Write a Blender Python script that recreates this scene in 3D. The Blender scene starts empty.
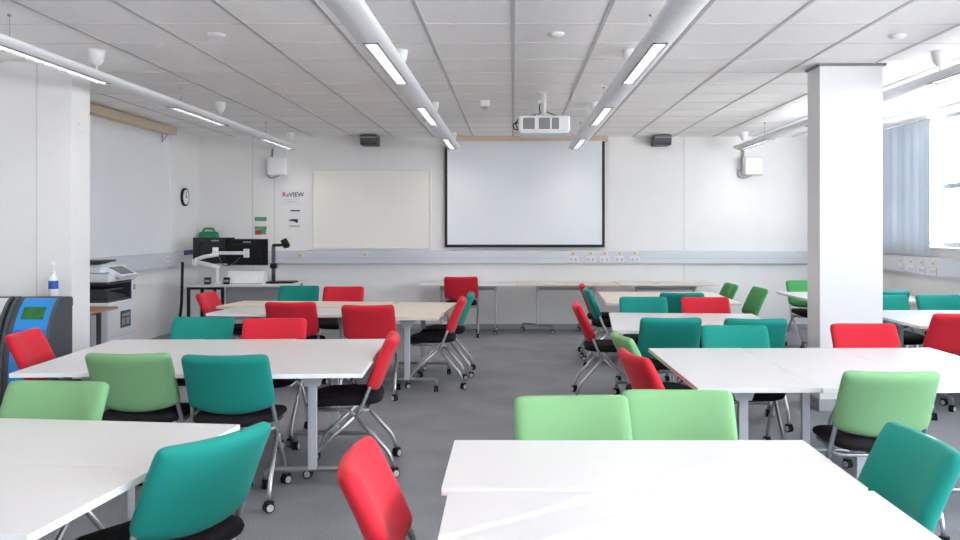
import bpy, bmesh, math, random
from mathutils import Vector, Matrix
random.seed(4)
PI = math.pi
SC = bpy.context.scene
COL = SC.collection

# ------------------------------------------------------------------ materials
def lin(c):
    return tuple(((v/255)/12.92 if v/255 <= .04045 else ((v/255+.055)/1.055)**2.4) for v in c)
def mat(name, rgb, rough=.5, metal=0, noise=0, scale=200, bump=0, spec=.5, sheen=0, emit=0, trans=0):
    m = bpy.data.materials.new(name); m.use_nodes = True
    nt = m.node_tree; b = nt.nodes['Principled BSDF']
    c = lin(rgb)
    b.inputs['Base Color'].default_value = (*c, 1)
    b.inputs['Roughness'].default_value = rough
    b.inputs['Metallic'].default_value = metal
    b.inputs['Specular IOR Level'].default_value = spec
    if sheen:
        b.inputs['Sheen Weight'].default_value = sheen
        b.inputs['Sheen Roughness'].default_value = .4
    if emit:
        b.inputs['Emission Color'].default_value = (1, .94, .87, 1)
        b.inputs['Emission Strength'].default_value = emit
    if noise or bump:
        tc = nt.nodes.new('ShaderNodeTexCoord')
        n = nt.nodes.new('ShaderNodeTexNoise'); n.inputs['Scale'].default_value = scale
        n.inputs['Detail'].default_value = 4
        nt.links.new(tc.outputs['Object'], n.inputs['Vector'])
        if noise:
            r = nt.nodes.new('ShaderNodeValToRGB')
            r.color_ramp.elements[0].position = .3; r.color_ramp.elements[1].position = .7
            r.color_ramp.elements[0].color = (*[max(0, v*(1-noise)) for v in c], 1)
            r.color_ramp.elements[1].color = (*[min(1, v*(1+noise)) for v in c], 1)
            nt.links.new(n.outputs['Fac'], r.inputs['Fac'])
            nt.links.new(r.outputs['Color'], b.inputs['Base Color'])
        if bump:
            bp = nt.nodes.new('ShaderNodeBump'); bp.inputs['Strength'].default_value = bump
            bp.inputs['Distance'].default_value = .002
            nt.links.new(n.outputs['Fac'], bp.inputs['Height'])
            nt.links.new(bp.outputs['Normal'], b.inputs['Normal'])
    return m

M = {}
M['wall'] = mat('wall_paint', (232, 231, 230), .6, noise=.012, scale=3)
M['wall_cool'] = mat('wall_panel_grey', (230, 232, 236), .55, noise=.01, scale=3)
M['seam'] = mat('panel_joint', (208, 208, 209), .6)
M['pillar'] = mat('pillar_paint', (228, 228, 228), .5)
M['pillar_top'] = mat('pillar_trim', (120, 122, 126), .5)
M['skirt'] = mat('skirting_grey', (166, 168, 172), .5)
M['tile'] = mat('ceiling_tile', (247, 244, 242), .85, noise=.02, scale=40)
M['tee'] = mat('ceiling_tee', (186, 185, 186), .5)
M['tee2'] = mat('ceiling_joint', (216, 214, 213), .6)
M['trunk'] = mat('trunking_grey', (206, 209, 217), .45)
M['trunk_edge'] = mat('trunking_edge', (172, 175, 184), .45)
M['white_pl'] = mat('white_plastic', (232, 232, 232), .35)
M['cream_pl'] = mat('cream_plastic', (226, 216, 190), .4)
M['grey_pl'] = mat('grey_plastic', (150, 152, 156), .45)
M['louver'] = mat('lamp_louver', (58, 60, 64), .4)
M['grille'] = mat('vent_dark', (112, 112, 114), .5)
M['socket'] = mat('socket_plate', (216, 217, 222), .4)
M['frame'] = mat('window_frame_grey', (150, 155, 162), .4)
M['hub'] = mat('castor_hub', (186, 188, 192), .4)
M['dark_pl'] = mat('dark_grey_plastic', (74, 76, 80), .45)
M['black_pl'] = mat('black_plastic', (20, 20, 23), .55, spec=.3)
M['chrome'] = mat('satin_steel', (196, 197, 200), .28, metal=.85)
M['post'] = mat('silver_paint', (196, 198, 202), .4, metal=.25)
M['bracket'] = mat('light_grey_casting', (190, 191, 195), .5)
M['steel'] = mat('grey_steel', (150, 153, 158), .38, metal=.6)
M['lam_white'] = mat('white_laminate', (210, 208, 209), .3, noise=.008, scale=2)
M['lam_edge'] = mat('white_edging', (240, 240, 240), .35)
M['lam_cream'] = mat('maple_laminate', (216, 204, 189), .34, noise=.03, scale=6)
M['lam_cream_edge'] = mat('maple_edging', (218, 208, 194), .4)
M['lam_reflection_edge'] = mat('reflection_tint_edging', (206, 182, 168), .45)  # pinkish reflection of the red chair, painted into the edge colour
M['seat'] = mat('black_upholstery', (27, 23, 27), .92, noise=.15, scale=400, bump=.2, spec=.25)
FAB = {}
for k, c in dict(red=(198, 34, 50), teal=(18, 130, 119), light_green=(120, 166, 118), green=(66, 142, 80)).items():
    FAB[k] = mat(k+'_upholstery', c, .85, noise=.05, scale=500, bump=.15, sheen=.08, spec=.3)
M['wood'] = mat('wood_batten', (208, 189, 166), .5, noise=.05, scale=9)
M['wood_dark'] = mat('brown_table_wood', (168, 126, 92), .45, noise=.1, scale=8)
M['screen'] = mat('screen_fabric', (226, 230, 236), .7)
M['screen_border'] = mat('screen_border', (34, 34, 42), .6)
M['board'] = mat('whiteboard_enamel', (243, 240, 233), .2)
M['board_frame'] = mat('whiteboard_frame', (224, 222, 216), .35)
M['lamp'] = mat('lamp_diffuser', (255, 255, 255), .5, emit=36.0)
M['beam'] = mat('lamp_housing', (230, 231, 234), .35)
M['blue'] = mat('blue_bin_panel', (28, 138, 216), .35)
M['blue2'] = mat('blue_bin_label', (10, 104, 200), .4)
M['bin_green'] = mat('green_aperture', (36, 104, 44), .5, noise=.35, scale=14)
M['bin_dark'] = mat('bin_body_grey', (72, 76, 82), .5)
M['bin_white'] = mat('bin_white_panel', (214, 216, 218), .35)
M['bin_grey'] = mat('bin_grey_aperture', (140, 140, 138), .5)
M['mfp'] = mat('copier_white', (222, 226, 232), .4)
M['mfp_dark'] = mat('copier_dark', (58, 60, 64), .45)
M['mfp_screen'] = mat('copier_display', (92, 92, 90), .25)
M['paper'] = mat('poster_paper', (226, 226, 232), .6)
M['paper_grey'] = mat('poster_grey', (196, 196, 204), .6)
M['ink'] = mat('poster_ink', (46, 38, 58), .6)
M['ink_red'] = mat('poster_red', (176, 34, 58), .6)
M['leaf_green'] = mat('leaflet_green', (88, 152, 96), .6)
M['leaf_red'] = mat('leaflet_red', (196, 62, 60), .6)
M['fa_green'] = mat('first_aid_green', (30, 128, 82), .4)
M['purple'] = mat('purple_label', (66, 56, 120), .5)
M['label_blue'] = mat('bottle_label', (24, 84, 170), .4)
M['facade'] = mat('facade', (215, 215, 215), .8)
# carpet
def carpet():
    m = bpy.data.materials.new('grey_carpet'); m.use_nodes = True
    nt = m.node_tree; b = nt.nodes['Principled BSDF']; b.inputs['Roughness'].default_value = .95
    b.inputs['Specular IOR Level'].default_value = .2
    tc = nt.nodes.new('ShaderNodeTexCoord')
    a = nt.nodes.new('ShaderNodeTexNoise'); a.inputs['Scale'].default_value = 130; a.inputs['Detail'].default_value = 3
    c = nt.nodes.new('ShaderNodeTexNoise'); c.inputs['Scale'].default_value = 2.2; c.inputs['Detail'].default_value = 5
    nt.links.new(tc.outputs['Object'], a.inputs['Vector']); nt.links.new(tc.outputs['Object'], c.inputs['Vector'])
    r = nt.nodes.new('ShaderNodeValToRGB'); r.color_ramp.elements[0].position = .25; r.color_ramp.elements[1].position = .75
    r.color_ramp.elements[0].color = (*lin((110, 112, 118)), 1); r.color_ramp.elements[1].color = (*lin((153, 155, 162)), 1)
    r2 = nt.nodes.new('ShaderNodeValToRGB'); r2.color_ramp.elements[0].position = .35; r2.color_ramp.elements[1].position = .65
    r2.color_ramp.elements[0].color = (.84, .84, .84, 1); r2.color_ramp.elements[1].color = (1, 1, 1, 1)
    mx = nt.nodes.new('ShaderNodeMix'); mx.data_type = 'RGBA'; mx.blend_type = 'MULTIPLY'; mx.inputs['Factor'].default_value = 1
    nt.links.new(a.outputs['Fac'], r.inputs['Fac']); nt.links.new(c.outputs['Fac'], r2.inputs['Fac'])
    nt.links.new(r.outputs['Color'], mx.inputs['A']); nt.links.new(r2.outputs['Color'], mx.inputs['B'])
    nt.links.new(mx.outputs['Result'], b.inputs['Base Color'])
    bp = nt.nodes.new('ShaderNodeBump'); bp.inputs['Strength'].default_value = .35; bp.inputs['Distance'].default_value = .004
    nt.links.new(a.outputs['Fac'], bp.inputs['Height']); nt.links.new(bp.outputs['Normal'], b.inputs['Normal'])
    return m
M['carpet'] = carpet()
def glassy():
    m = bpy.data.materials.new('window_glass'); m.use_nodes = True
    nt = m.node_tree; nt.nodes.clear()
    o = nt.nodes.new('ShaderNodeOutputMaterial'); t = nt.nodes.new('ShaderNodeBsdfTransparent')
    g = nt.nodes.new('ShaderNodeBsdfGlossy'); g.inputs['Roughness'].default_value = .02
    mx = nt.nodes.new('ShaderNodeMixShader'); mx.inputs[0].default_value = .05
    t.inputs[0].default_value = (.96, .98, 1, 1)
    nt.links.new(t.outputs[0], mx.inputs[1]); nt.links.new(g.outputs[0], mx.inputs[2]); nt.links.new(mx.outputs[0], o.inputs[0])
    return m
M['glass'] = glassy()
def blindmat():
    m = bpy.data.materials.new('blind_fabric'); m.use_nodes = True
    nt = m.node_tree; nt.nodes.clear()
    o = nt.nodes.new('ShaderNodeOutputMaterial'); d = nt.nodes.new('ShaderNodeBsdfDiffuse'); t = nt.nodes.new('ShaderNodeBsdfTranslucent')
    d.inputs[0].default_value = (*lin((206, 212, 218)), 1); t.inputs[0].default_value = (*lin((140, 148, 156)), 1)
    mx = nt.nodes.new('ShaderNodeMixShader'); mx.inputs[0].default_value = .3
    nt.links.new(d.outputs[0], mx.inputs[1]); nt.links.new(t.outputs[0], mx.inputs[2]); nt.links.new(mx.outputs[0], o.inputs[0])
    return m
M['blind'] = blindmat()

# ------------------------------------------------------------------ mesh builder
class MB:
    def __init__(s): s.bm = bmesh.new()
    def _add(s, verts, faces, mi=0, smooth=False):
        vs = [s.bm.verts.new(v) for v in verts]
        for f in faces:
            try:
                fc = s.bm.faces.new([vs[i] for i in f]); fc.material_index = mi; fc.smooth = smooth
            except ValueError: pass
        return vs
    def box(s, x0, x1, y0, y1, z0, z1, mi=0, bev=0, xf=None):
        vs = [(x0,y0,z0),(x1,y0,z0),(x1,y1,z0),(x0,y1,z0),(x0,y0,z1),(x1,y0,z1),(x1,y1,z1),(x0,y1,z1)]
        fs = [(0,3,2,1),(4,5,6,7),(0,1,5,4),(1,2,6,5),(2,3,7,6),(3,0,4,7)]
        if bev:
            t = bmesh.new(); tv = [t.verts.new(v) for v in vs]
            for f in fs: t.faces.new([tv[i] for i in f])
            bmesh.ops.bevel(t, geom=t.edges[:], offset=bev, segments=2, profile=.5, affect='EDGES')
            t.verts.index_update()
            vs = [tuple(v.co) for v in t.verts]; fs = [[v.index for v in f.verts] for f in t.faces]; t.free()
        if xf: vs = [tuple(xf @ Vector(v)) for v in vs]
        s._add(vs, fs, mi); return s
    def tube(s, pts, r, n=8, mi=0, flat=1.0, up=None):
        P = [Vector(p) for p in pts]
        T = []
        for i in range(len(P)):
            a = P[max(i-1,0)]; b = P[min(i+1,len(P)-1)]; T.append((b-a).normalized())
        u = Vector(up) if up else (Vector((1,0,0)) if abs(T[0].x) < .9 else Vector((0,1,0)))
        vs = []; 
        for i, p in enumerate(P):
            u = (u - T[i]*u.dot(T[i])).normalized(); w = T[i].cross(u)
            k = 1
            if 0 < i < len(P)-1:
                c = (P[i]-P[i-1]).normalized().dot((P[i+1]-P[i]).normalized()); k = 1/max(.75, math.sqrt(max(0,(1+c)/2)))
            rr = r[i] if isinstance(r, (list,tuple)) else r
            for j in range(n):
                a = 2*PI*j/n; vs.append(tuple(p + u*math.cos(a)*rr + w*math.sin(a)*rr*flat))
        fs = []
        for i in range(len(P)-1):
            for j in range(n):
                k = (j+1)%n; fs.append((i*n+j, i*n+k, (i+1)*n+k, (i+1)*n+j))
        vv = s._add(vs, fs, mi, True)
        for ring in (range(n-1,-1,-1), range((len(P)-1)*n, len(P)*n)):
            try:
                f = s.bm.faces.new([vv[i] for i in ring]); f.material_index = mi
            except ValueError: pass
        return s
    def cyl(s, p0, p1, r, n=16, mi=0): return s.tube([p0, p1], r, n, mi)
    def lathe(s, c, prof, n=20, mi=0):
        vs = []; m = len(prof)
        for r, z in prof:
            for j in range(n):
                a = 2*PI*j/n; vs.append((c[0]+r*math.cos(a), c[1]+r*math.sin(a), c[2]+z))
        fs = [(i*n+j, i*n+(j+1)%n, (i+1)*n+(j+1)%n, (i+1)*n+j) for i in range(m-1) for j in range(n)]
        vv = s._add(vs, fs, mi, True)
        for ring in (range(n-1,-1,-1), range((m-1)*n, m*n)):
            try:
                f = s.bm.faces.new([vv[i] for i in ring]); f.material_index = mi
            except ValueError: pass
        return s
    def prism(s, poly, axis, a0, a1, mi=0, smooth=False, xf=None):
        # poly of 2-D points; axis x: (y,z)  y: (x,z)  z: (x,y)
        def mk(p, a): return {'x': (a,p[0],p[1]), 'y': (p[0],a,p[1]), 'z': (p[0],p[1],a)}[axis]
        n = len(poly); vs = [mk(p,a0) for p in poly]+[mk(p,a1) for p in poly]
        if xf: vs = [tuple(xf @ Vector(v)) for v in vs]
        vv = s._add(vs, [(i,(i+1)%n,n+(i+1)%n,n+i) for i in range(n)], mi, smooth)
        for ring in (range(n-1,-1,-1), range(n,2*n)):
            f = s.bm.faces.new([vv[i] for i in ring]); f.material_index = mi
        return s
    def pad(s, fn, nu=16, nv=12, p=6, mi=0):
        """closed cushion: fn(a,b,side,k) -> point; a,b in -1..1 inside a super-ellipse, side +1/-1, k = thickness factor"""
        def axis(n): return [math.sin(PI/2*(-1+2*i/n)) for i in range(n+1)]
        U, V = axis(nu), axis(nv); F, B = {}, {}
        for i, u in enumerate(U):
            for j, v in enumerate(V):
                r = max(abs(u), abs(v))
                q = (abs(u)**p+abs(v)**p)**(1/p)
                k = r/q if q > 1e-9 else 1
                a, b = u*k, v*k
                th = max(0, 1-r**8)**.42
                F[i,j] = s.bm.verts.new(fn(a,b,1,th))
                B[i,j] = F[i,j] if (i in (0,nu) or j in (0,nv)) else s.bm.verts.new(fn(a,b,-1,th))
        for i in range(nu):
            for j in range(nv):
                for D, o in ((F,1),(B,-1)):
                    q = [D[i,j],D[i+1,j],D[i+1,j+1],D[i,j+1]]
                    f = s.bm.faces.new(q if o > 0 else q[::-1]); f.smooth = True; f.material_index = mi
        return s
    def mesh(s, name, mats):
        bmesh.ops.recalc_face_normals(s.bm, faces=s.bm.faces[:])
        me = bpy.data.meshes.new(name); s.bm.to_mesh(me); s.bm.free()
        for m in (mats if isinstance(mats, (list,tuple)) else [mats]): me.materials.append(m)
        return me
    def build(s, name, mats, parent=None):
        return put(name, s.mesh(name, mats), parent)
def put(name, me, parent=None, loc=None):
    o = bpy.data.objects.new(name, me); COL.objects.link(o)
    if parent: o.parent = parent
    if loc: o.location = loc
    return o
def thing(name, label, cat, loc=(0,0,0), rz=0, group=None):
    o = bpy.data.objects.new(name, None); COL.objects.link(o); o.empty_display_size = .1
    o.location = loc; o.rotation_euler = (0,0,rz)
    return tag(o, label, cat, group)
def tag(o, label, cat, group=None):
    o['label'] = label; o['category'] = cat
    if group: o['group'] = group
    return o
def struct(o): o['kind'] = 'structure'; return o
def arc(pts, r=.03, n=4):
    """round the inner corners of a polyline"""
    P = [Vector(p) for p in pts]; out = [P[0]]
    for i in range(1, len(P)-1):
        a = (P[i-1]-P[i]); b = (P[i+1]-P[i]); d = min(r, a.length*.45, b.length*.45)
        p0 = P[i]+a.normalized()*d; p1 = P[i]+b.normalized()*d
        for k in range(n+1):
            t = k/n; out.append(p0*(1-t)**2 + P[i]*2*t*(1-t) + p1*t*t)
    out.append(P[-1]); return out

# ------------------------------------------------------------------ the room
XL, XR, YB, YF, ZC = -4.73, 4.85, 12.92, -3.6, 2.89
struct(MB().box(XL-.3, XR+.3, YF-.2, YB+.2, -.1, 0).build('floor', M['carpet']))
b = MB(); b.box(XL-.3, XR+.3, YF-.2, YB+.2, ZC, ZC+.1, 0)
for k in range(-8, 9):
    x = .6*k
    if XL < x < XR: b.box(x-.013, x+.013, YF, YB, ZC-.004, ZC+.01, 1)
y = 5.16-.6*15
while y < YB:
    b.box(XL, XR, y-.007, y+.007, ZC-.003, ZC+.01, 2); y += .6
struct(b.build('ceiling', [M['tile'], M['tee'], M['tee2']]))
b = MB(); b.box(XL-.3, XR+.3, YB, YB+.2, 0, ZC, 0)
for x in (-3.91, -3.58, 2.57): b.box(x-.006, x+.006, YB-.004, YB+.01, 0, ZC, 1)
b.box(2.87, 2.88, YB-.004, YB+.01, 1.2, ZC, 0)
struct(b.build('wall_back', [M['wall'], M['seam']]))
b = MB(); b.box(XL-.3, XL, YF, YB, 0, ZC, 0); b.box(XL, XL+.012, 7.4, 11.82, 1.2, 2.8, 1)
b.box(XL-.05, XL+.03, 11.82, 11.95, 1.18, ZC, 1)
struct(b.build('wall_left', [M['wall'], M['wall_cool'], M['seam']]))
struct(MB().box(XL-.3, XR+.3, YF-.2, YF, 0, ZC).build('wall_front', M['wall']))
# partition stub by the bins
b = MB(); b.box(XL, -3.625, 7.07, 7.37, 0, ZC, 0, .004); b.box(-3.92, -3.908, 7.066, 7.08, 0, ZC, 1)
struct(b.build('wall_partition', [M['wall'], M['seam']]))
# pillar
b = MB(); b.box(2.55, 3.075, 7.15, 7.45, 0, ZC-.018, 0, .004)
struct(b.build('pillar', M['pillar']))
b = MB(); b.box(2.535, 3.1, 7.135, 7.465, ZC-.018, ZC, 0); struct(b.build('trim_1', M['pillar_top']))
b = MB(); b.box(2.54, 3.095, 7.14, 7.46, 0, .1, 0, .003); struct(b.build('baseboard_pillar', M['skirt']))
struct(MB().box(XL, XR, YB-.018, YB, 0, .075).build('baseboard_back', M['skirt']))
struct(MB().box(XL, XL+.018, 7.4, YB-.02, 0, .075).build('baseboard_left', M['skirt']))
struct(MB().box(XR-.018, XR, YF, YB-.02, 0, .075).build('baseboard_right', M['skirt']))
# right wall with windows
WS, WH, W0, W1 = 1.30, 2.8, -3.5, 11.2
b = MB(); b.box(XR, XR+.3, YF, YB, 0, WS, 0); b.box(XR, XR+.3, YF, YB, WH, ZC, 0)
b.box(XR, XR+.3, W1, YB, WS, WH, 0); b.box(XR, XR+.3, YF, W0, WS, WH, 0)
struct(b.build('wall_right', M['wall']))
NB = 7; bw = (W1-W0)/NB
for i in range(NB):
    y0, y1 = W1-bw*(i+1), W1-bw*i
    f = MB()
    for (a, c, d, e) in ((y0, y1, WS, WS+.06), (y0, y1, WH-.05, WH), (y0, y0+.05, WS+.06, WH-.05), (y1-.05, y1, WS+.06, WH-.05), (y0+.05, y1-.05, 1.96, 2.02)):
        f.box(XR+.05, XR+.12, a, c, d, e, 0)
    o = struct(f.build('window_%d' % (i+1), M['frame']))
    g = MB().box(XR+.078, XR+.084, y0+.05, y1-.05, WS+.06, 1.96).box(XR+.078, XR+.084, y0+.05, y1-.05, 2.02, WH-.05).build('window_pane', M['glass'], o)
    MB().box(XR-.06, XR+.05, y0, y1, WS-.02, WS+.005, 0, .004).build('window_sill', M['white_pl'], o)
# dado trunking on the walls
def trunk_prof(s=1): return [(0,.97),(.055,.975),(.06,1.0),(.06,1.15),(.055,1.178),(0,1.182)]
b = MB(); b.prism([(YB-p[0], p[1]) for p in trunk_prof()], 'x', XL, XR)
b.box(XL, XR, YB-.063, YB-.055, 1.06, 1.066, 1).box(XL, XR, YB-.063, YB-.055, .985, .99, 1); struct(b.build('trim_2', [M['trunk'], M['trunk_edge']]))
b = MB(); b.prism([(XL+p[0], p[1]) for p in trunk_prof()], 'y', 7.37, YB-.06); struct(b.build('trim_3', [M['trunk'], M['trunk_edge']]))
b = MB(); b.prism([(XR-p[0], p[1]) for p in trunk_prof()], 'y', YF, YB-.06); struct(b.build('trim_4', [M['trunk'], M['trunk_edge']]))
# cream pelmet (roller case) high on the left wall
t = thing('pelmet', 'long wooden pelmet under the ceiling on the left side wall', 'pelmet', (XL+.012, 9.35, 2.78))
MB().box(0, .13, -2.4, 2.4, .0, .1, 0, .003).build('case', M['wood'], t)
b = MB(); b.tube([(.03, 2.15, 0), (.03, 2.15, -.12)], .006); b.tube([(.03, 2.15, -.11), (.1, 2.15, -.01)], .005); b.build('bracket', M['steel'], t)

# ------------------------------------------------------------------ light beams
BZ = 2.69
def beam(x, label, y0=-3.4, y1=12.5):
    t = thing('light_beam', label, 'light', (x, 0, BZ), 0, 'suspended linear lights')
    n = 12; low = [(-.1*math.cos(PI*k/n), -.04*math.sin(PI*k/n)) for k in range(n+1)]
    cap = [(.1, .012), (.06, .022), (-.06, .022), (-.1, .012)]
    zz = lambda q: -.04*math.sqrt(1-(q/.1)**2)
    sw = .04
    notch = [p for p in low if p[0] < -sw-.001] + [(-sw, zz(sw)), (-sw, -.016), (sw, -.016), (sw, zz(sw))] + [p for p in low if p[0] > sw+.001]
    slots = [s for s in (-3.2, -.41, 2.4, 5.25, 8.07, 10.97)]
    b = MB(); y = y0
    for s in slots:
        b.prism(low+cap, 'y', y, s); b.prism(notch+cap, 'y', s, s+1.5); y = s+1.5
    b.prism(low+cap, 'y', y, y1)
    b.build('housing', M['beam'], t)
    for s in slots:
        o = MB().box(-.036, .036, s+.01, s+1.49, -.0175, -.0165).build('diffuser', M['lamp'], t)
        b = MB()
        for k in range(1, 25): b.box(-.039, .039, s+k*.06-.0015, s+k*.06+.0015, -.037, -.02)
        for sx in (-1, 1): b.box(sx*.042-.003, sx*.042+.003, s-.006, s+1.506, -.042, -.03)
        for e in (s-.003, s+1.503): b.box(-.042, .042, e-.003, e+.003, -.044, -.03)
        b.build('louver', M['louver'], o)
    for y in (2.6, 5.5, 8.35, 11.2):
        b = MB(); b.cyl((-.02, y, .02), (-.02, y, ZC-BZ), .0025, 6); b.lathe((-.02, y, ZC-BZ-.012), [(.012, 0), (.012, .012)], 10)
        b.build('suspension_wire', M['grey_pl'], t)
for x, l in ((-3.2, 'long suspended light beam nearest the left wall with the wooden pelmet'), (-.87, 'suspended light beam ending at the left edge of the projection screen'),
             (.9, 'suspended light beam passing to the right of the projector'), (3.3, 'suspended light beam beside the window wall, passing behind the white pillar')):
    beam(x, l)
def cable_cup(x, y, label):
    t = thing('cable_cup', label, 'ceiling fitting', (x, y, ZC), 0, 'white cable cups above the light beams')
    MB().lathe((0,0,0), [(.062, 0), (.063, -.012), (.058, -.05), (.045, -.09), (.025, -.115), (.008, -.122)], 20).build('cup', M['white_pl'], t)
    MB().cyl((0,0,-.12), (0,0,BZ+.02-ZC), .006, 8).build('cable', M['white_pl'], t)
for x, y, l in ((-3.2, 6.61, 'white cable cup nearest the camera over the beam by the left wall'), (-3.2, 9.39, 'middle white cable cup over the beam by the left wall'),
                (-3.2, 12.4, 'white cable cup over the far end of the beam by the left wall'),
                (-.87, 6.61, 'nearest white cable cup over the beam left of the projector'), (-.87, 9.39, 'middle white cable cup over the beam left of the projector'),
                (-.87, 12.4, 'white cable cup where the beam left of the projector meets the screen'),
                (.9, 6.61, 'nearest white cable cup over the beam right of the projector'), (.9, 9.39, 'middle white cable cup over the beam right of the projector'),
                (.9, 12.4, 'white cable cup at the screen end of the beam right of the projector'),
                (3.3, 6.65, 'white cable cup to the right of the white pillar above the window beam'), (3.3, 12.3, 'white cable cup over the far end of the window beam, above the right white speaker')):
    cable_cup(x, y, l)
for x, y, l in ((-2.09, 6.06, 'round white ceiling disc between the two left light beams'), (.3, 6.03, 'round white ceiling disc in front of the projector'), (2.72, 6.09, 'round white ceiling disc just in front of the white pillar')):
    tag(MB().lathe((x, y, ZC), [(.06, 0), (.06, -.01), (.045, -.022), (.012, -.026)], 24).build('ceiling_disc', M['white_pl']), l, 'detector', 'round ceiling discs')
t = thing('ceiling_sensor', 'small boxy white sensor on the ceiling left of the projector', 'sensor', (-.3, 9.25, ZC))
MB().box(-.05, .05, -.05, .05, -.07, -.001, 0, .008).build('housing', M['white_pl'], t)
b = MB(); b.box(-.03, .03, -.052, -.04, -.1, -.065, 0, .004); b.build('lens', M['grey_pl'], t)

# ------------------------------------------------------------------ projector
t = thing('projector', 'white projector hanging from the ceiling in front of the screen', 'projector', (.31, 8.5, 2.445))
MB().box(-.255, .255, 0, .4, .03, .19, 0, .022).build('body', M['white_pl'], t)
MB().box(-.24, .24, .01, .39, .01, .04, 0, .012).build('base', M['mfp'], t)
def grille(x0, x1):
    b = MB(); b.box(x0, x1, -.004, .01, .055, .165, 0, .004)
    for k in range(9): b.box(x0+.006, x1-.006, -.008, -.003, .063+.011*k, .068+.011*k, 1)
    return b.build('grille', [M['grille'], M['grey_pl']], t)
grille(-.21, -.095); grille(-.055, .055); grille(.075, .145)
b = MB(); b.cyl((-.1, .4, .12), (-.1, .45, .12), .05, 20); b.build('lens', M['black_pl'], t)
b = MB(); b.cyl((0, .2, .2), (0, .2, ZC-2.445), .026, 16); b.box(-.05, .05, .15, .25, ZC-2.445-.01, ZC-2.445-.001); b.box(-.08, .08, .12, .28, .19, .215, 0, .006)
b.box(-.06, -.02, .17, .23, .33, .36)
b.build('ceiling_pole', M['white_pl'], t)
b = MB(); b.tube(arc([(-.04, .2, .33), (-.045, .15, .26), (-.03, .12, .22), (-.14, .14, .2), (-.24, .18, .19), (-.29, .2, .13), (-.26, .2, .08)], .04), .006)
b.tube(arc([(.03, .2, .25), (.09, .14, .215), (.18, .18, .195)], .03), .005)
b.tube(arc([(-.25, .12, .13), (-.31, .12, .12), (-.3, .14, .07), (-.25, .15, .06)], .02), .006); b.build('cables', M['black_pl'], t)

# ------------------------------------------------------------------ back wall fittings
t = thing('projection_screen', 'large white projection screen with black border in the middle of the back wall', 'screen', (.175, YB, 0))
MB().box(-1.195, 1.195, -.075, -.068, 1.23, 2.82).build('screen_fabric', M['screen'], t)
b = MB(); b.box(-1.195, -1.155, -.078, -.064, 1.23, 2.81).box(1.155, 1.195, -.078, -.064, 1.23, 2.81).box(-1.195, 1.195, -.079, -.064, 1.225, 1.268); b.build('border', M['screen_border'], t)
MB().box(-1.2, 1.24, -.1, -.001, 2.815, 2.885, 0, .002).build('batten', M['wood'], t)
t = thing('whiteboard', 'blank whiteboard on the back wall left of the projection screen', 'whiteboard', (-2.115, YB, 0))
MB().box(-.875, .875, -.02, -.001, 1.22, 2.38).build('board', M['board'], t)
b = MB()
for (x0, x1, z0, z1) in ((-.885, .885, 1.2, 1.222), (-.885, .885, 2.378, 2.395), (-.885, -.872, 1.22, 2.38), (.86, .885, 1.22, 2.38)): b.box(x0, x1, -.032, -.001, z0, z1, 0, .002)
b.build('frame', M['board_frame'], t)
def plate(x, y, z, ax, label, group, kind):
    t = thing('wall_socket', label, 'socket', (x, y, z), {'b': 0, 'l': -PI/2, 'r': PI/2}[ax] if ax != 'l' else PI/2, group)
    if ax == 'r': t.rotation_euler = (0, 0, -PI/2)
    if kind == 2:
        MB().box(-.075, .075, -.012, 0, -.09, .0, 0, .004).build('plate', M['socket'], t)
        b = MB()
        for sx in (-.035, .035): b.box(sx-.016, sx+.016, -.014, -.011, -.065, -.03)
        b.build('outlet', M['trunk_edge'], t)
    m = M['cream_pl'] if kind != 3 else M['white_pl']
    o = MB().box(-.042, .042, -.012, 0, .01, .085, 0, .004).build('data_plate', m, t)
    MB().box(-.02, .02, -.016, -.011, .03, .06).build('port', M['trunk_edge'], o)
TY = YB-.06
ords = ['first', 'second', 'third', 'fourth', 'fifth']
for k, x in enumerate((.9, 1.16, 1.37, 1.59, 1.82)):
    plate(x, TY, 1.09, 'b', '%s socket from the left in the row on the trunking under the screen corner' % ords[k], 'sockets under the screen corner', 2)
plate(-2.22, TY, 1.075, 'b', 'single cream socket on the trunking below the whiteboard', None, 1)
plate(-3.18, TY, 1.06, 'b', 'cream socket on the back trunking right of the document camera', None, 1)
for k, y in enumerate((10.6, 10.33, 10.06, 9.79)):
    plate(XR-.06, y, 1.07, 'r', '%s socket from the pillar on the trunking under the window blind' % ords[k], 'sockets on the window wall trunking', 2)
for y, l in ((9.3, 'small socket on the left wall trunking above the copier'), (11.6, 'small socket on the left wall trunking between copier and room corner')):
    plate(XL+.06, y, 1.05, 'l', l, None, 3)
tag(MB().box(XL+.062, XL+.075, 12.2, 12.62, 1.13, 1.2, 0, .002).build('purple_sign', M['purple']), 'small purple label on the left wall trunking beside the monitors', 'sign')
def speaker(x, label, flip):
    t = thing('wall_speaker', label, 'speaker', (x, YB, 2.3), 0, 'white wall speakers')
    MB().box(-.14, .14, -.2, -.06, 0, .27, 0, .02, Matrix.Rotation(.06*flip, 4, 'Z')).build('cabinet', M['white_pl'], t)
    b = MB(); b.box(-.1, .1, -.05, -.001, .22, .42, 0, .006); b.box(-.05, .05, -.12, -.03, .1, .2); b.cyl((.06, -.056, .37), (.06, -.046, .37), .012, 12); b.cyl((-.06, -.056, .37), (-.06, -.046, .37), .012, 12)
    b.build('bracket', M['wall_cool'], t)
    b = MB(); b.tube(arc([(-.12, -.02, .4), (-.12, -.02, .1), (-.18, -.03, .08), (-.18, -.05, -.02), (-.1, -.06, -.04), (0, -.08, .0)], .05), .014); b.build('cable', M['trunk_edge'], t)
speaker(-3.49, 'white wall speaker high on the back wall above the posters', -1)
speaker(3.56, 'white wall speaker high on the back wall beside the pillar', 1)
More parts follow.
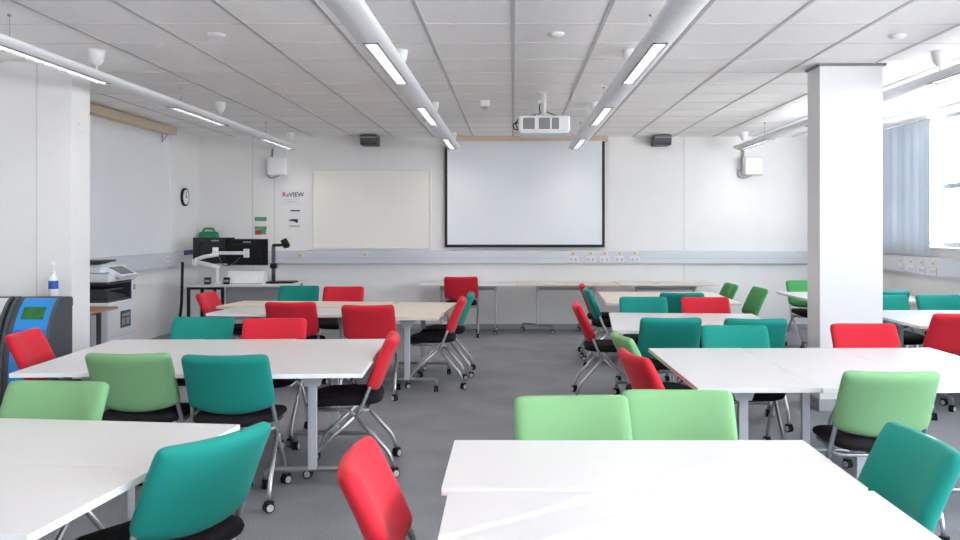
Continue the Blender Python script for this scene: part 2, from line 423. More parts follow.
for x, l in ((-2.12, 'small dark grey box under the ceiling above the whiteboard'), (2.2, 'small dark grey box under the ceiling right of the projection screen')):
    t = thing('wall_box', l, 'speaker', (x, YB, 2.735), 0, 'dark boxes under the ceiling')
    MB().prism([(-.001, .0), (-.3, .0), (-.34, .04), (-.34, .14), (-.001, .14)], 'x', -.12, .12).build('housing', M['dark_pl'], t)
    MB().box(-.122, .122, -.344, -.3, .1, .118).build('rim', M['grey_pl'], t)
# posters
def text(s, size, loc, m, parent):
    c = bpy.data.curves.new('lettering', 'FONT'); c.body = s; c.size = size; c.extrude = .0006; c.offset = size*.016
    o = bpy.data.objects.new('lettering', c); COL.objects.link(o); o.parent = parent
    c.materials.append(m); bpy.context.view_layer.update()
    me = bpy.data.meshes.new_from_object(o.evaluated_get(bpy.context.evaluated_depsgraph_get())); bpy.data.objects.remove(o)
    o = put('lettering', me, parent, loc); o.rotation_euler = (PI/2, 0, 0); return o
t = thing('poster', 'white poster reading ReVIEW on the back wall left of the whiteboard', 'poster', (-3.335, YB, 0))
MB().box(-.165, .165, -.004, -.001, 1.85, 2.09).build('sheet', M['paper'], t)
text('Re', .094, (-.128, -.005, 1.985), M['ink_red'], t); text('VIEW', .094, (-.028, -.005, 1.985), M['ink'], t)
b = MB(); b.box(-.08, .08, -.0055, -.0035, 1.905, 1.915).box(-.11, .11, -.0055, -.0035, 1.945, 1.95); b.build('small_print', M['paper_grey'], t)
t = thing('notice', 'small white notice with dark picture below the ReVIEW poster', 'notice', (-3.28, YB, 0))
MB().box(-.09, .09, -.004, -.001, 1.53, 1.8).build('sheet', M['paper'], t)
MB().box(-.06, .08, -.0055, -.0035, 1.765, 1.785).build('header', M['ink'], t)
b = MB(); b.prism([(-.08, 1.64), (-.02, 1.65), (.05, 1.65), (.05, 1.6), (.03, 1.59), (.0, 1.61), (-.04, 1.62), (-.08, 1.62)], 'y', -.0055, -.0035); b.build('picture', M['ink'], t)
MB().box(-.085, .085, -.0055, -.0035, 1.535, 1.55).build('strip', M['grey_pl'], t)
t = thing('leaflet', 'green and red leaflet on the back wall above the monitors', 'poster', (-3.79, YB, 0))
MB().box(-.09, .09, -.004, -.001, 1.41, 1.68).build('sheet', M['paper'], t)
MB().box(-.09, .09, -.0055, -.0035, 1.62, 1.68).box(-.09, .09, -.0055, -.0035, 1.49, 1.54).box(.0, .08, -.0055, -.0035, 1.42, 1.49).build('green_band', M['leaf_green'], t)
MB().box(-.085, .01, -.007, -.0035, 1.415, 1.485).build('red_block', M['leaf_red'], t)
# clock on the left wall
t = thing('wall_clock', 'round black rimmed clock on the left wall near the back corner', 'clock', (XL, 12.36, 1.96))
def disc_x(x0, x1, r, n=28):
    return MB().tube([(x0, 0, 0), (x1, 0, 0)], r, n)
disc_x(.001, .03, .13).build('rim', M['black_pl'], t); disc_x(.03, .033, .105).build('face', M['white_pl'], t)
b = MB(); b.box(.034, .036, -.006, .006, -.01, .08).box(.034, .036, -.01, .06, -.005, .005); b.build('hands', M['black_pl'], t)
# white push button on the partition side
tag(MB().box(-3.624, -3.605, 7.17, 7.25, 2.32, 2.41, 0, .005).build('thermostat', M['white_pl']), 'tiny white box high on the side of the left partition wall', 'thermostat')

# ------------------------------------------------------------------ blinds on the window wall
def blind(y0, y1, label, gaps=(), pitch=.115, ang=.3):
    t = thing('vertical_blind', label, 'blind', (XR-.075, 0, 0))
    MB().box(-.03, .03, y0, y1, WH-.02, WH+.03, 0, .004).build('headrail', M['white_pl'], t)
    b = MB(); y = y0; k = 0
    edges = sorted([(g-w/2, g+w/2) for g, w in gaps])
    while y < y1-.02:
        ye = min(y+pitch+.004, y1)
        for g0, g1 in edges:
            if y < g1 and ye > g0: ye = g0 if y < g0 else y
        if ye > y+.005:
            ym, hw = (y+ye)/2, (ye-y)/2
            b.box(-.0008, .0008, -hw, hw, 1.2, WH-.02, 0, 0, Matrix.Translation((0, ym, 0)) @ Matrix.Rotation(ang*(.3+.9*((k*7) % 5)/4), 4, 'Z'))
            y = ye-.004 if not any(abs(ye-g0) < .001 for g0, g1 in edges) else [g1 for g0, g1 in edges if abs(ye-g0) < .001][0]
        else: y = [g1 for g0, g1 in edges if g0-.001 <= y < g1][0]
        k += 1
    b.build('slats', M['blind'], t)
    return t
blind(9.86, 11.3, 'pale blue grey vertical blind drawn over the far end of the windows behind the pillar')

blind(7.0, 9.15, 'unseen pale vertical blind added to dim the daylight right of the pillar')  # added out of view to cut daylight on the far right chairs
blind(3.7, 6.6, 'pale vertical blind with gaps drawn over the near windows', gaps=[(5.58, .05), (5.92, .04), (6.12, .03)], ang=.05)
# ------------------------------------------------------------------ tables
_tab = {}
def caster_mesh():
    b = MB()
    for s in (-1, 1):
        b.tube([(s*.004, 0, .027), (s*.02, 0, .027)], .027, 16, 0)
        b.tube([(s*.02, 0, .027), (s*.0235, 0, .027)], .0195, 14, 1)
    b.tube([(0, .005, .03), (0, .005, .075)], .007, 8, 0)
    b.box(-.018, .018, -.02, .024, .045, .06, 0, .004)
    return b.mesh('caster', [M['black_pl'], M['hub']])
CASTER = caster_mesh()
def tmesh(L, W, kind, H):
    k = (L, W, kind, H)
    if k in _tab: return _tab[k]
    top, edge = {'white': (M['lam_white'], M['lam_edge']), 'tan': (M['lam_white'], M['lam_reflection_edge']), 'cream': (M['lam_cream'], M['lam_cream_edge'])}[kind]
    b = MB(); b.box(-W/2, W/2, -L/2, L/2, H-.025, H, 0, .0015)
    for f in b.bm.faces:
        f.normal_update()
        if abs(f.normal.z) < .5: f.material_index = 1
    t = b.mesh('tabletop', [top, edge])
    if kind == 'tan':    # only the long left side carries the painted reflection of the red chair
        for p in t.polygons:
            if p.material_index == 1 and p.normal.x > -.5: p.material_index = 0
    ly = L/2-.3
    cb = MB(); cb.box(-.02, .02, -ly, ly, H-.105, H-.065, 0, .004); cb.box(-.17, -.15, -ly, ly, H-.045, H-.025).box(.15, .17, -ly, ly, H-.045, H-.025)
    cb = cb.mesh('crossbar', M['steel'])
    legs = []
    for s in (-1, 1):
        p = MB(); p.box(-.026, .026, s*ly-.016, s*ly+.016, .11, H-.07, 0, .005)
        for z in (.5, .53, .56, .6): p.cyl((0, s*ly+.018, z), (0, s*ly-.018, z), .004, 6)
        br = MB(); br.prism([(-.12, H-.026), (.12, H-.026), (.105, H-.05), (.075, H-.055), (.055, H-.085), (.042, H-.12), (-.042, H-.12), (-.055, H-.085), (-.075, H-.055), (-.105, H-.05)], 'y', s*ly-.02, s*ly+.02)
        ft = MB(); ft.tube(arc([(-.27, 0, .06), (-.27, 0, .115), (.27, 0, .115), (.27, 0, .06)], .03), .016, 10)
        legs.append((p.mesh('leg', M['post']), br.mesh('bracket', M['bracket']), ft.mesh('foot', M['steel']), ly*s))
    _tab[k] = (t, cb, legs); return _tab[k]
def table(cx, cy, L, W, rz, kind, label, group, H=.72, fr=0):
    """L runs along local y"""
    t = thing('meeting_table', label, 'table', (cx, cy, 0), math.radians(rz), group)
    top, cb, legs = tmesh(L, W, kind, H)
    put('tabletop', top, t); put('crossbar', cb, t)
    for p, br, ft, y in legs:
        l = put('leg', p, t); put('bracket', br, l); f = put('foot', ft, l, (0, y, 0)); f.rotation_euler.z = fr
        for s in (-1, 1):
            c = put('caster', CASTER, l, (s*.27*math.cos(fr), y+s*.27*math.sin(fr), 0)); c.rotation_euler.z = random.uniform(-.7, .7)
    return t
G = 'meeting tables pushed together in clusters'
# front right cluster
table(.44, 2.97, 1.325, .6, 90, 'white', 'white table with far edge against the two front light green chairs', G)
table(.46, 2.352, 1.315, .6, 90.5, 'white', 'white table with sunlit streaks at the bottom of the photo', G, .715)
# front left cluster
def tilt(cx, cy, dx, dy, a): 
    a = math.radians(a); return cx+dx*math.cos(a)-dy*math.sin(a), cy+dx*math.sin(a)+dy*math.cos(a)
x, y = tilt(-1.12, 3.53, -.725, -.32, -6.5)
table(x, y, 1.45, .64, 83.5, 'white', 'white table at the front left with its far edge against the light green chair', G)
x, y = tilt(-1.12, 3.53, -.735, -.9605, -6.5)
table(x, y, 1.45, .64, 83.5, 'white', 'white table in the bottom left corner of the photo', G)
# second right cluster
def cluster(cx, cy, rot, items):
    for dx, dy, L, W, q, kind, label in items:
        x, y = tilt(cx, cy, dx, dy, rot); table(x, y, L, W, rot+q, kind, label, G)
cluster(1.86, 5.05, .9, [(-.63, 0, 1.43, .628, 0, 'tan', 'white table with reflection-tinted side edge beside the near light green and red pair of chairs'),
    (0, -.012, 1.43, .628, 0, 'white', 'white table in front of the light green chair, middle of the three tables'),
    (.63, -.01, 1.43, .628, 0, 'white', 'white table directly in front of the white pillar with a red chair behind')])
# second left cluster
cluster(-1.85, 5.46, 3.2, [(.651, -.02, 1.48, .65, 0, 'white', 'white table by the aisle in the left cluster, a red chair at its end'),
    (0, 0.02, 1.46, .65, 0, 'white', 'white table between a teal chair in front and a red chair behind'),
    (-.651, 0.06, 1.42, .65, 0, 'white', 'white table beside the recycling bins with a red chair at its left end')])
# third left cluster
x, y = tilt(-2.88, 8.06, .75, .34, -6); table(x, y, 1.5, .68, 84, 'white', 'white table in front of the presenter desk, near row with red chairs before it', G)
x, y = tilt(-3.04, 8.80, .85, .34, -6); table(x, y, 1.70, .68, 84, 'cream', 'cream table in front of the presenter desk, far row with teal and red chairs behind', G)
x, y = tilt(-.68, 7.68, -.32, .775, -3); table(x, y, 1.55, .64, -3, 'cream', 'cream table at the aisle end of the rear left cluster with red and teal chairs', G)
# third right cluster
cluster(1.51, 7.385, -5, [(-.3335, 0, 1.42, .665, 0, 'white', 'white table by the aisle behind the tall teal chair, right of the projector line'),
    (.3335, 0, 1.42, .665, 0, 'white', 'white table left of the pillar with a red chair on its far side')])
cluster(1.745, 9.95, -2.5, [(-.358, 0, 1.6, .714, 0, 'cream', 'cream table near the back wall beside the teal chair on the aisle'),
    (.358, 0, 1.6, .714, 0, 'cream', 'cream table near the back wall beside two green chairs')])
# tables behind the pillar
table(4.0, 10.42, 1.4, .66, 90, 'white', 'white table by the far windows with a green chair behind, seen left of the pillar', G)
table(4.0, 9.75, 1.4, .66, 90, 'white', 'white table between the far window table and a teal chair, mostly behind the pillar', G)
table(4.04, 8.05, 1.42, .67, 90, 'white', 'white table right of the pillar with two teal chairs along its far edge', G)
table(4.04, 7.38, 1.42, .67, 90, 'white', 'white table right of the pillar with a red chair at its near edge', G)
# tables along the back wall
table(-.645, 12.46, 1.38, .66, 90, 'white', 'white table against the back wall with one red chair', G)
table(.765, 12.46, 1.42, .66, 90, 'cream', 'cream table against the back wall under the projection screen', G, .72, .9)
table(2.205, 12.46, 1.42, .66, 90, 'cream', 'cream table against the back wall right of the projection screen', G)

# ------------------------------------------------------------------ chairs
def back_fn(a, b, side, th):
    w = .234; x = a*w*(1+.015*(1-b)/2)
    v = (b+1)/2
    z = .548+.296*v - .045*(1-a*a)*max(0, 1-v*1.5) - .006*(1-a*a)*v
    y = -.135 - .125*v - .018*v*v
    y += .034*a*a                         # wraps round the sitter
    n = Vector((-.26*a, .9, .42)).normalized()
    return tuple(Vector((x, y, z)) + n*side*.034*th)
CH = {}
CH['back'] = {k: MB().pad(back_fn, 20, 16, 15).mesh('backrest', m) for k, m in FAB.items()}
def seat_fn(a, b, side, th):
    x = a*.232*(1-.06*max(0, -b)); y = .045+b*.235
    z = .455 - .028*max(0, b-.35)**1.5*1.9 + .012*a*a + .012*max(0, -b-.5)
    return (x, y, z + side*.034*th)
CH['seat'] = MB().pad(seat_fn, 14, 14, 5).mesh('seat', M['seat'])
b = MB()
for s in (-1, 1):
    b.tube(arc([(s*.225, -.03, .365), (s*.228, -.075, .45), (s*.222, -.108, .53), (s*.214, -.134, .6), (s*.205, -.165, .68)], .04), .0125, 10)
    b.tube(arc([(s*.224, -.03, .38), (s*.2, .02, .41), (s*.19, .22, .415)], .04), .011, 8)
b.tube(arc([(-.224, -.06, .41), (-.19, -.1, .405), (.19, -.1, .405), (.224, -.06, .41)], .04), .011, 8)
b.tube([(-.19, .16, .414), (.19, .16, .414)], .01, 8)
CH['frame'] = b.mesh('frame', M['chrome'])
CH['legs'] = []
for s in (-1, 1):
    r = MB().tube(arc([(s*.226, -.025, .385), (s*.24, -.235, .15), (s*.24, -.262, .06)], .06, 5), .0125, 10).mesh('leg', M['chrome'])
    f = MB().tube(arc([(s*.222, -.035, .385), (s*.205, .215, .155), (s*.205, .255, .06)], .06, 5), .0125, 10).mesh('leg', M['chrome'])
    CH['legs'] += [(r, (s*.24, -.265)), (f, (s*.205, .258))]
NAMES = {'red': 'red', 'teal': 'teal', 'light_green': 'light green', 'green': 'green'}
def chair(c, bx, by, th, label):
    a = math.radians(th); fx, fy = -math.sin(a), math.cos(a)
    t = thing('meeting_chair', label, 'chair', (bx+fx*.27, by+fy*.27, 0), a, 'upholstered meeting chairs on castors')
    put('seat', CH['seat'], t); put('backrest', CH['back'][c], t); put('frame', CH['frame'], t)
    for me, (x, y) in CH['legs']:
        l = put('leg', me, t); w = put('caster', CASTER, l, (x, y, 0)); w.rotation_euler.z = random.uniform(-1, 1)
    return t
chair('red', -3.25, 5.65, -83, 'red chair at the left end of the table beside the blue bin')
chair('light_green', -2.1, 4.66, 0, 'light green chair seen from behind beside a teal one, at the left table cluster')
chair('teal', -1.55, 4.6, 1, 'teal chair seen from behind, right of the light green chair')
chair('teal', -2.36, 6.6, 180, 'teal chair on the far side of the left table cluster, facing the camera')
chair('red', -1.79, 6.5, 184, 'bright red chair on the far side of the left table cluster, beside a teal chair')
chair('red', -.745, 5.5, 96, 'red chair side-on at the aisle end of the near left cluster')
chair('red', -2.04, 7.85, 0, 'red chair from behind, left of two at the near edge of the rear left cluster')
chair('red', -1.28, 7.55, 0, 'red chair from behind, right of two at the near edge of the rear left cluster')
chair('teal', -2.5, 10.1, 180, 'teal chair on the far side of the rear left cluster, by the presenter desk')
chair('red', -1.95, 9.95, 180, 'red chair on the far side of the rear left cluster, below the whiteboard')
chair('red', -3.26, 9.05, -92, 'red chair at the left end of the rear left cluster, in front of the desk')
chair('red', -.47, 8.35, 92, 'red chair side-on in the aisle at the cream table, hiding a teal chair')
chair('teal', -.42, 8.97, 91, 'teal chair side-on in the aisle, almost hidden behind a red chair')
chair('red', -.72, 11.85, 0, 'red chair at the white table against the back wall')
chair('light_green', .235, 3.53, 184, 'light green chair on the left of the two behind the front white table')
chair('light_green', .69, 3.65, 178, 'light green chair on the right of the two behind the front white table')
chair('red', -.5, 2.62, -88, 'red chair at the bottom of the photo, left of the front white table')
chair('teal', -.955, 2.84, 60, 'large teal chair turned to the front left table, seen from behind')
chair('light_green', -2.02, 3.86, 175, 'light green chair on the far side of the front left table, facing the camera')
chair('teal', 1.375, 2.83, 92, 'teal chair at the right end of the sunlit front table')
chair('light_green', 1.81, 4.08, 0, 'light green chair seen from behind at the near edge of the right cluster')
chair('red', .63, 4.7, -79, 'red chair at the aisle end of the right cluster, before a light green one')
chair('light_green', .67, 5.52, -84, 'light green chair at the aisle end of the right cluster, behind a red one')
chair('teal', 1.545, 6.05, 180, 'teal chair facing the camera across the right cluster, overlapping other teal chairs')
chair('red', 2.49, 6.15, 180, 'red chair standing right in front of the white pillar')
chair('teal', 1.2, 6.5, 0, 'tall teal chair seen from behind near the aisle at the middle right table')
chair('teal', 1.82, 6.43, -4, 'teal chair from behind, partly hidden by the teal chair facing the camera')
chair('red', .555, 7.75, -92, 'red chair side-on in the right aisle with legs in full view')
chair('teal', 1.28, 8.5, 180, 'teal chair on the far side of the middle right table, left of a red one')
chair('red', 1.88, 8.45, 180, 'red chair on the far side of the middle right table, beside teal chairs')
chair('teal', 1.77, 8.98, 0, 'teal chair at the near edge of the back right cream table, behind a red chair')
chair('teal', .8, 9.6, -92, 'teal chair side-on in the right aisle, just in front of a red chair')
chair('red', .81, 10.3, -92, 'red chair side-on in the right aisle, almost hidden behind a teal chair')
chair('green', 2.68, 10.45, 92, 'small green chair at the right end of the back cream table, nearer the back wall')
chair('green', 2.83, 9.75, 92, 'green chair side-on between the back cream table and the pillar')
chair('green', 3.74, 11.1, 182, 'green chair behind the far window table, cut off by the left side of the pillar')
chair('red', 3.57, 6.83, 8, 'red chair at the right edge of the photo, seen from behind')
chair('teal', 3.75, 8.72, 180, 'teal chair right of the pillar facing the camera, in front of another teal chair')
chair('teal', 4.05, 9.25, 0, 'dark teal chair right of the pillar, behind the teal chair facing the camera')
chair('teal', 4.3, 8.72, 180, 'teal chair nearest the window wall at the table right of the pillar')

# ------------------------------------------------------------------ recycling bins and bottle
PROF = [(0, .0), (0, .88), (.012, .89), (.012, .945), (-.01, .962), (-.1, .968), (-.17, .945), (-.23, .89), (-.29, .8), (-.335, .7), (-.365, .6), (-.39, .45), (-.4, .3), (-.405, 0)]
def dens(P, n=4):
    out = []
    for i in range(len(P)-1):
        p0 = P[max(i-1, 0)]; p1 = P[i]; p2 = P[i+1]; p3 = P[min(i+2, len(P)-1)]
        for k in range(n):
            t = k/n
            out.append(tuple(.5*((2*p1[j]) + (-p0[j]+p2[j])*t + (2*p0[j]-5*p1[j]+4*p2[j]-p3[j])*t*t + (-p0[j]+3*p1[j]-3*p2[j]+p3[j])*t**3) for j in (0, 1)))
    return out + [P[-1]]
PROF = PROF[:4] + dens(PROF[4:])
def bin_(x0, x1, label, front, ap, second):
    cx = (x0+x1)/2; hw = (x1-x0)/2
    t = thing('recycling_bin', label, 'bin', (cx, 7.045, 0), 0, 'recycling bins')
    MB().prism(PROF, 'x', -hw, hw).build('body', M['bin_dark'], t)
    P = [p for p in PROF[8:]]
    b = MB(); n = []
    def ring(lo, hi, off, x0, x1, mi):
        pts = [p for p in P if lo <= p[1] <= hi]
        out = []
        for i in range(len(pts)):
            a = pts[max(i-1, 0)]; c = pts[min(i+1, len(pts)-1)]
            d = Vector((c[0]-a[0], c[1]-a[1])).normalized(); nn = Vector((d.y, -d.x))
            if nn.x > 0: nn = -nn
            out.append((pts[i][0]+nn.x*off, pts[i][1]+nn.y*off))
        poly = pts + out[::-1]
        return MB().prism(poly, 'x', x0, x1, mi)
    ring(0, .958, .008, -hw+.075, hw-.03, 0).build('front_panel', front, t)
    ring(.79, .9, .012, -hw+.11, hw-.08, 0).build('aperture', ap, t)
    if second: ring(.56, .74, .011, -hw+.085, hw-.04, 0).build('label_panel', second, t)
    for s in (-1, 1):
        ring(0, .965, .016, s*(hw-.014)-.013, s*(hw-.014)+.013, 0).build('side_rim', M['bin_dark'], t)
bin_(-3.975, -3.61, 'dark grey recycling bin with blue front panel and green opening by the partition', M['blue'], M['bin_green'], M['blue2'])
bin_(-4.37, -4.0, 'grey recycling bin with white front panel at the left edge of the photo', M['bin_white'], M['bin_grey'], None)
t = thing('sanitizer_bottle', 'white pump bottle with blue label standing on the blue bin', 'bottle', (-3.725, 6.97, .969))
MB().lathe((0,0,0), [(.03, 0), (.036, .005), (.037, .13), (.03, .155), (.014, .17), (.013, .185)], 20).build('bottle', M['white_pl'], t)
MB().lathe((0,0,0), [(.0375, .06), (.0377, .062), (.0377, .125), (.0375, .127)], 20).build('label', M['label_blue'], t)
b = MB(); b.lathe((0,0,0), [(.016, .18), (.016, .2), (.005, .205), (.005, .25), (.013, .255), (.013, .27), (.004, .275)], 14); b.tube([(0, 0, .262), (0, -.045, .258)], .006, 8); b.build('pump', M['white_pl'], t)

# ------------------------------------------------------------------ copier and side table
t = thing('photocopier', 'white and black office photocopier against the left wall', 'photocopier', (-4.46, 9.25, .04))
HX, HY = .26, .33
b = MB(); b.box(-HX, HX, -HY, HY, -.015, .70, 0, .01).box(-.22, .22, -.28, .28, -.04, -.015); b.box(-HX, HX, HY-.1, HY, .69, .91, 0, .006); b.box(-HX, -HX+.12, -HY, HY, .69, .91)
b.build('body', M['mfp'], t)
b = MB(); b.box(-HX+.1, HX-.01, -HY+.02, HY-.09, .69, .72); b.box(-HX+.1, -HX+.13, -HY+.02, HY-.09, .7, .9); b.box(-HX+.12, HX-.005, HY-.12, HY-.09, .7, .905); b.box(-HX, HX-.01, -HY, HY, .89, .915)
b.prism([(-.22, .72), (.2, .72), (.2, .75), (-.22, .82)], 'x', -.1, .2); b.box(-.12, .22, -HY+.01, .1, .82, .84); b.build('output_tray', M['mfp_dark'], t)
b = MB(); b.box(-HX, HX, -HY, HY, .915, 1.0, 0, .008); b.build('scanner', M['mfp'], t)
b = MB(); b.box(-HX, HX-.08, -HY+.02, HY-.04, 1.005, 1.075, 0, .015); b.prism([(-.3, 1.075), (.05, 1.075), (.05, 1.12), (-.3, 1.09)], 'x', -HX+.02, HX-.12); b.build('document_feeder', M['mfp'], t)
MB().box(-HX+.0, HX-.08, -HY+.0, HY-.3, 1.12, 1.14, 0, .004).build('paper_guide', M['mfp_dark'], t)
X4 = Matrix.Translation((HX-.02, .02, 1.005)) @ Matrix.Rotation(math.radians(28), 4, 'Y')
MB().box(-.1, .1, -.2, .2, -.02, .02, 0, .006, X4).build('control_panel', M['mfp'], t)
MB().box(-.09, .07, -.16, .14, .02, .023, 0, 0, X4).build('display', M['mfp_screen'], t)
for z0, z1 in ((.05, .17), (.18, .31)):
    o = MB().box(HX-.005, HX+.008, -HY+.015, HY-.015, z0, z1, 0, .004).build('drawer', M['mfp'], t)
    MB().box(HX+.006, HX+.012, -.08, .08, z1-.04, z1-.015, 0, .003).build('handle', M['trunk'], o)
MB().box(HX-.002, HX+.006, -HY+.015, HY-.015, .33, .66, 0, .003).build('front_door', M['mfp'], t)
b = MB(); b.box(HX+.005, HX+.009, -.06, .18, .41, .59, 0); b.box(HX+.008, HX+.011, -.03, .15, .53, .56, 1); b.box(HX+.008, HX+.011, -.03, .04, .44, .51, 1).box(HX+.008, HX+.011, .07, .14, .44, .51, 1); b.build('sticker', [M['dark_pl'], M['grey_pl']], t)
MB().box(HX+.0, HX+.005, HY-.07, HY-.03, .8, .86).build('badge', M['grey_pl'], t)
t = thing('side_table', 'brown wooden side table in front of the photocopier', 'table', (-4.36, 8.38, 0))
MB().box(-.35, .33, -.4, .4, .695, .72, 0, .003).build('tabletop', M['wood_dark'], t)
for sx in (-.3, .16):
    for sy in (-.34, .34): MB().box(sx-.018, sx+.018, sy-.018, sy+.018, 0, .695).build('leg', M['dark_pl'], t)
MB().box(-.3, .16, -.35, -.33, .64, .69).box(-.3, .16, .33, .35, .64, .69).build('apron', M['dark_pl'], t)

# ------------------------------------------------------------------ presenter desk
t = thing('presenter_desk', 'white topped presenter desk with black legs in the back left corner', 'desk', (-3.65, 11.9, 0))
MB().box(-.68, .66, -.55, .55, .735, .76, 0, .003).build('desktop', M['lam_white'], t)
for x, y in ((-.65, -.5), (-.47, -.5), (-.2, -.5), (-.65, .5), (.6, .5), (.6, -.45)):
    MB().box(x-.018, x+.018, y-.018, y+.018, 0, .735).build('leg', M['black_pl'] if x < .5 else M['grey_pl'], t)
MB().box(-.18, .56, -.44, -.42, .3, .735).build('modesty_panel', M['grey_pl'], t)
b = MB(); b.box(-.66, -.2, -.52, -.48, .7, .735).box(-.66, -.62, -.5, .5, .7, .735); b.build('rail', M['black_pl'], t)
DZ = .76
t = thing('folded_stand', 'tall thin black stand leaning by the left end of the presenter desk', 'stand', (-4.43, 11.5, 0))
b = MB(); b.tube([(-.06, .0, .01), (-.01, .02, .5), (.0, .03, 1.06)], .019, 10); b.build('pole', M['black_pl'], t)
MB().box(-.1, .0, -.03, .05, 0, .02, 0, .004).build('foot', M['black_pl'], t)
def monitor(x, y, z, rz, tx, label):
    t = thing('monitor', label, 'monitor', (x, y, z), rz, 'black monitors on the presenter desk')
    MB().box(-.285, .285, 0, .022, -.175, .185, 0, .004).build('screen_panel', M['black_pl'], t)
    b = MB(); b.box(-.2, .2, -.03, .005, -.13, .12, 0, .015); b.build('rear_cover', M['black_pl'], t)
    b = MB(); b.box(-.04, .04, -.05, -.028, -.07, .05, 0, .006); b.build('mount_plate', M['white_pl'], t)
    MB().box(-.05, .05, -.034, -.001, .135, .15).build('badge', M['grey_pl'], t)
monitor(-3.66, 11.85, 1.18, math.radians(-3), 0, 'right black monitor seen from behind on the presenter desk')
monitor(-4.11, 11.84, 1.2, math.radians(38), 0, 'left black monitor seen from behind on the presenter desk')
t = thing('monitor_mount', 'white articulated monitor arm clamped to the presenter desk', 'monitor mount', (-4.0, 11.62, DZ))
b = MB(); b.lathe((0,0,0), [(.05, 0), (.05, .03), (.028, .035), (.028, .2), (.034, .205), (.034, .25)], 16); b.build('post', M['white_pl'], t)
b = MB(); b.tube(arc([(0, 0, .23), (-.1, -.03, .26), (-.26, -.06, .3)], .04), .03, 12); b.lathe((-.27, -.06, .25), [(.036, 0), (.036, .09)], 14); b.build('lower_arm', M['white_pl'], t)
b = MB(); b.tube(arc([(-.27, -.06, .33), (-.16, -.04, .37), (.02, .0, .4)], .04), .026, 12); b.build('upper_arm', M['white_pl'], t)
b = MB(); b.box(-.08, .36, .03, .07, .395, .44, 0, .006); b.build('crossbar', M['mfp'], t)
b = MB(); b.tube(arc([(.02, .0, .38), (.1, -.05, .24), (.22, -.03, .26), (.3, .05, .36)], .06), .006); b.build('cable', M['dark_pl'], t)
for x, l in ((-4.12, 'small black box left of the monitor arm post'), (-3.86, 'small black box right of the monitor arm post')):
    t = thing('cable_box', l, 'box', (x, 11.6, DZ), .2)
    MB().box(-.04, .04, -.04, .04, 0, .09, 0, .006).build('box', M['black_pl'], t); MB().box(-.03, .03, -.044, -.038, .03, .06).build('socket', M['grey_pl'], t)
t = thing('control_box', 'white wedge shaped box on the presenter desk below the monitors', 'control box', (-3.62, 11.7, DZ))
MB().prism([(-.12, 0), (.12, 0), (.12, .05), (.02, .17), (-.02, .17)], 'x', -.25, .25).build('case', M['white_pl'], t)
MB().box(-.24, .24, -.125, -.11, .005, .012).build('base_strip', M['grey_pl'], t)
t = thing('document_camera', 'black document camera on a post at the right end of the presenter desk', 'document camera', (-3.3, 11.85, DZ))
MB().box(-.08, .3, -.14, .16, 0, .022, 0, .006).build('base', M['black_pl'], t)
b = MB(); b.tube([(0, 0, .02), (0, 0, .5)], .028, 12); b.build('post', M['dark_pl'], t); MB().box(-.04, .04, -.04, .04, .2, .27, 0, .008).build('clamp', M['black_pl'], t)
b = MB(); b.tube(arc([(0, 0, .5), (0, -.01, .52), (.12, -.03, .52), (.19, -.04, .54)], .03), .02, 10); b.build('arm', M['black_pl'], t)
b = MB(); b.tube([(.15, -.05, .6), (.2, -.05, .5)], [.045, .05], 16); b.tube([(.2, -.05, .5), (.205, -.05, .485)], .035, 16); b.build('camera_head', M['black_pl'], t)
t = thing('first_aid_case', 'green first aid case with carrying handle on the back wall above the monitors', 'first aid case', (-4.53, YB-.066, 1.183))
MB().box(-.15, .15, -.09, -.001, 0, .28, 0, .04).build('case', M['fa_green'], t)
b = MB(); b.tube(arc([(-.085, -.045, .25), (-.075, -.045, .325), (.075, -.045, .325), (.085, -.045, .25)], .04), .014, 10); b.build('handle', M['fa_green'], t)

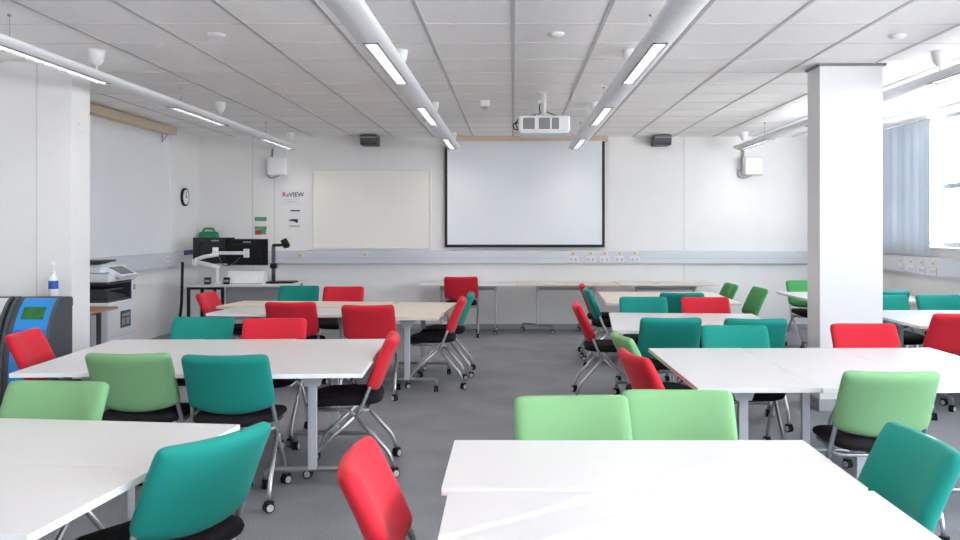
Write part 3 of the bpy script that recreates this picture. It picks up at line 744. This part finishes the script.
# ------------------------------------------------------------------ light
w = bpy.data.worlds.new('sky'); SC.world = w; w.use_nodes = True
nt = w.node_tree; bg = nt.nodes['Background']; bg.inputs[1].default_value = 23.0
tc = nt.nodes.new('ShaderNodeTexCoord'); sx = nt.nodes.new('ShaderNodeSeparateXYZ'); rp = nt.nodes.new('ShaderNodeValToRGB')
nt.links.new(tc.outputs['Generated'], sx.inputs[0]); nt.links.new(sx.outputs['Z'], rp.inputs['Fac']); nt.links.new(rp.outputs['Color'], bg.inputs[0])
rp.color_ramp.elements[0].position = 0; rp.color_ramp.elements[0].color = (1.12, 1.1, 1.07, 1)      # ground outside
rp.color_ramp.elements[1].position = .04; rp.color_ramp.elements[1].color = (.82, .88, .94, 1)       # overcast sky
e = rp.color_ramp.elements.new(.0); e.color = (1.12, 1.1, 1.07, 1)
for i in range(NB):
    y0, y1 = W1-bw*(i+1), W1-bw*i
    L = bpy.data.lights.new('window_daylight', 'AREA'); L.shape = 'RECTANGLE'; L.size = WH-WS; L.size_y = bw-.06
    L.cycles.is_portal = True
    o = bpy.data.objects.new('window_daylight', L); COL.objects.link(o)
    o.location = (XR+.2, (y0+y1)/2, (WS+WH)/2); o.rotation_euler = (0, PI/2, 0)
# low sun thrown through the gaps of the near blind onto the front table
L = bpy.data.lights.new('low_sun', 'SPOT'); L.energy = 230000; L.spot_size = math.radians(2.9); L.spot_blend = .1; L.shadow_soft_size = .03; L.color = (1, .96, .9)
o = bpy.data.objects.new('low_sun', L); COL.objects.link(o)
el = math.radians(6.8); d = Vector((.782*math.cos(el), .623*math.cos(el), math.sin(el)))
o.location = Vector((.4, 2.3, .72)) + d*30; o.rotation_euler = d.to_track_quat('Z', 'Y').to_euler()
# ------------------------------------------------------------------ camera
cam = bpy.data.cameras.new('camera'); co = bpy.data.objects.new('camera', cam); COL.objects.link(co)
co.location = (0, 0, 1.53); co.rotation_euler = (PI/2, 0, 0)
cam.sensor_width = 36; cam.lens = 860/960*36; cam.shift_x = -33/960; cam.shift_y = -43/960; cam.clip_start = .05
SC.camera = co
SC.view_settings.view_transform = 'Standard'; SC.view_settings.look = 'None'; SC.view_settings.gamma = 1
SC.view_settings.use_curve_mapping = False
SC.view_settings.exposure = 0.24
SC.cycles.max_bounces = 10; SC.cycles.diffuse_bounces = 7
SC.cycles.sample_clamp_indirect = 8
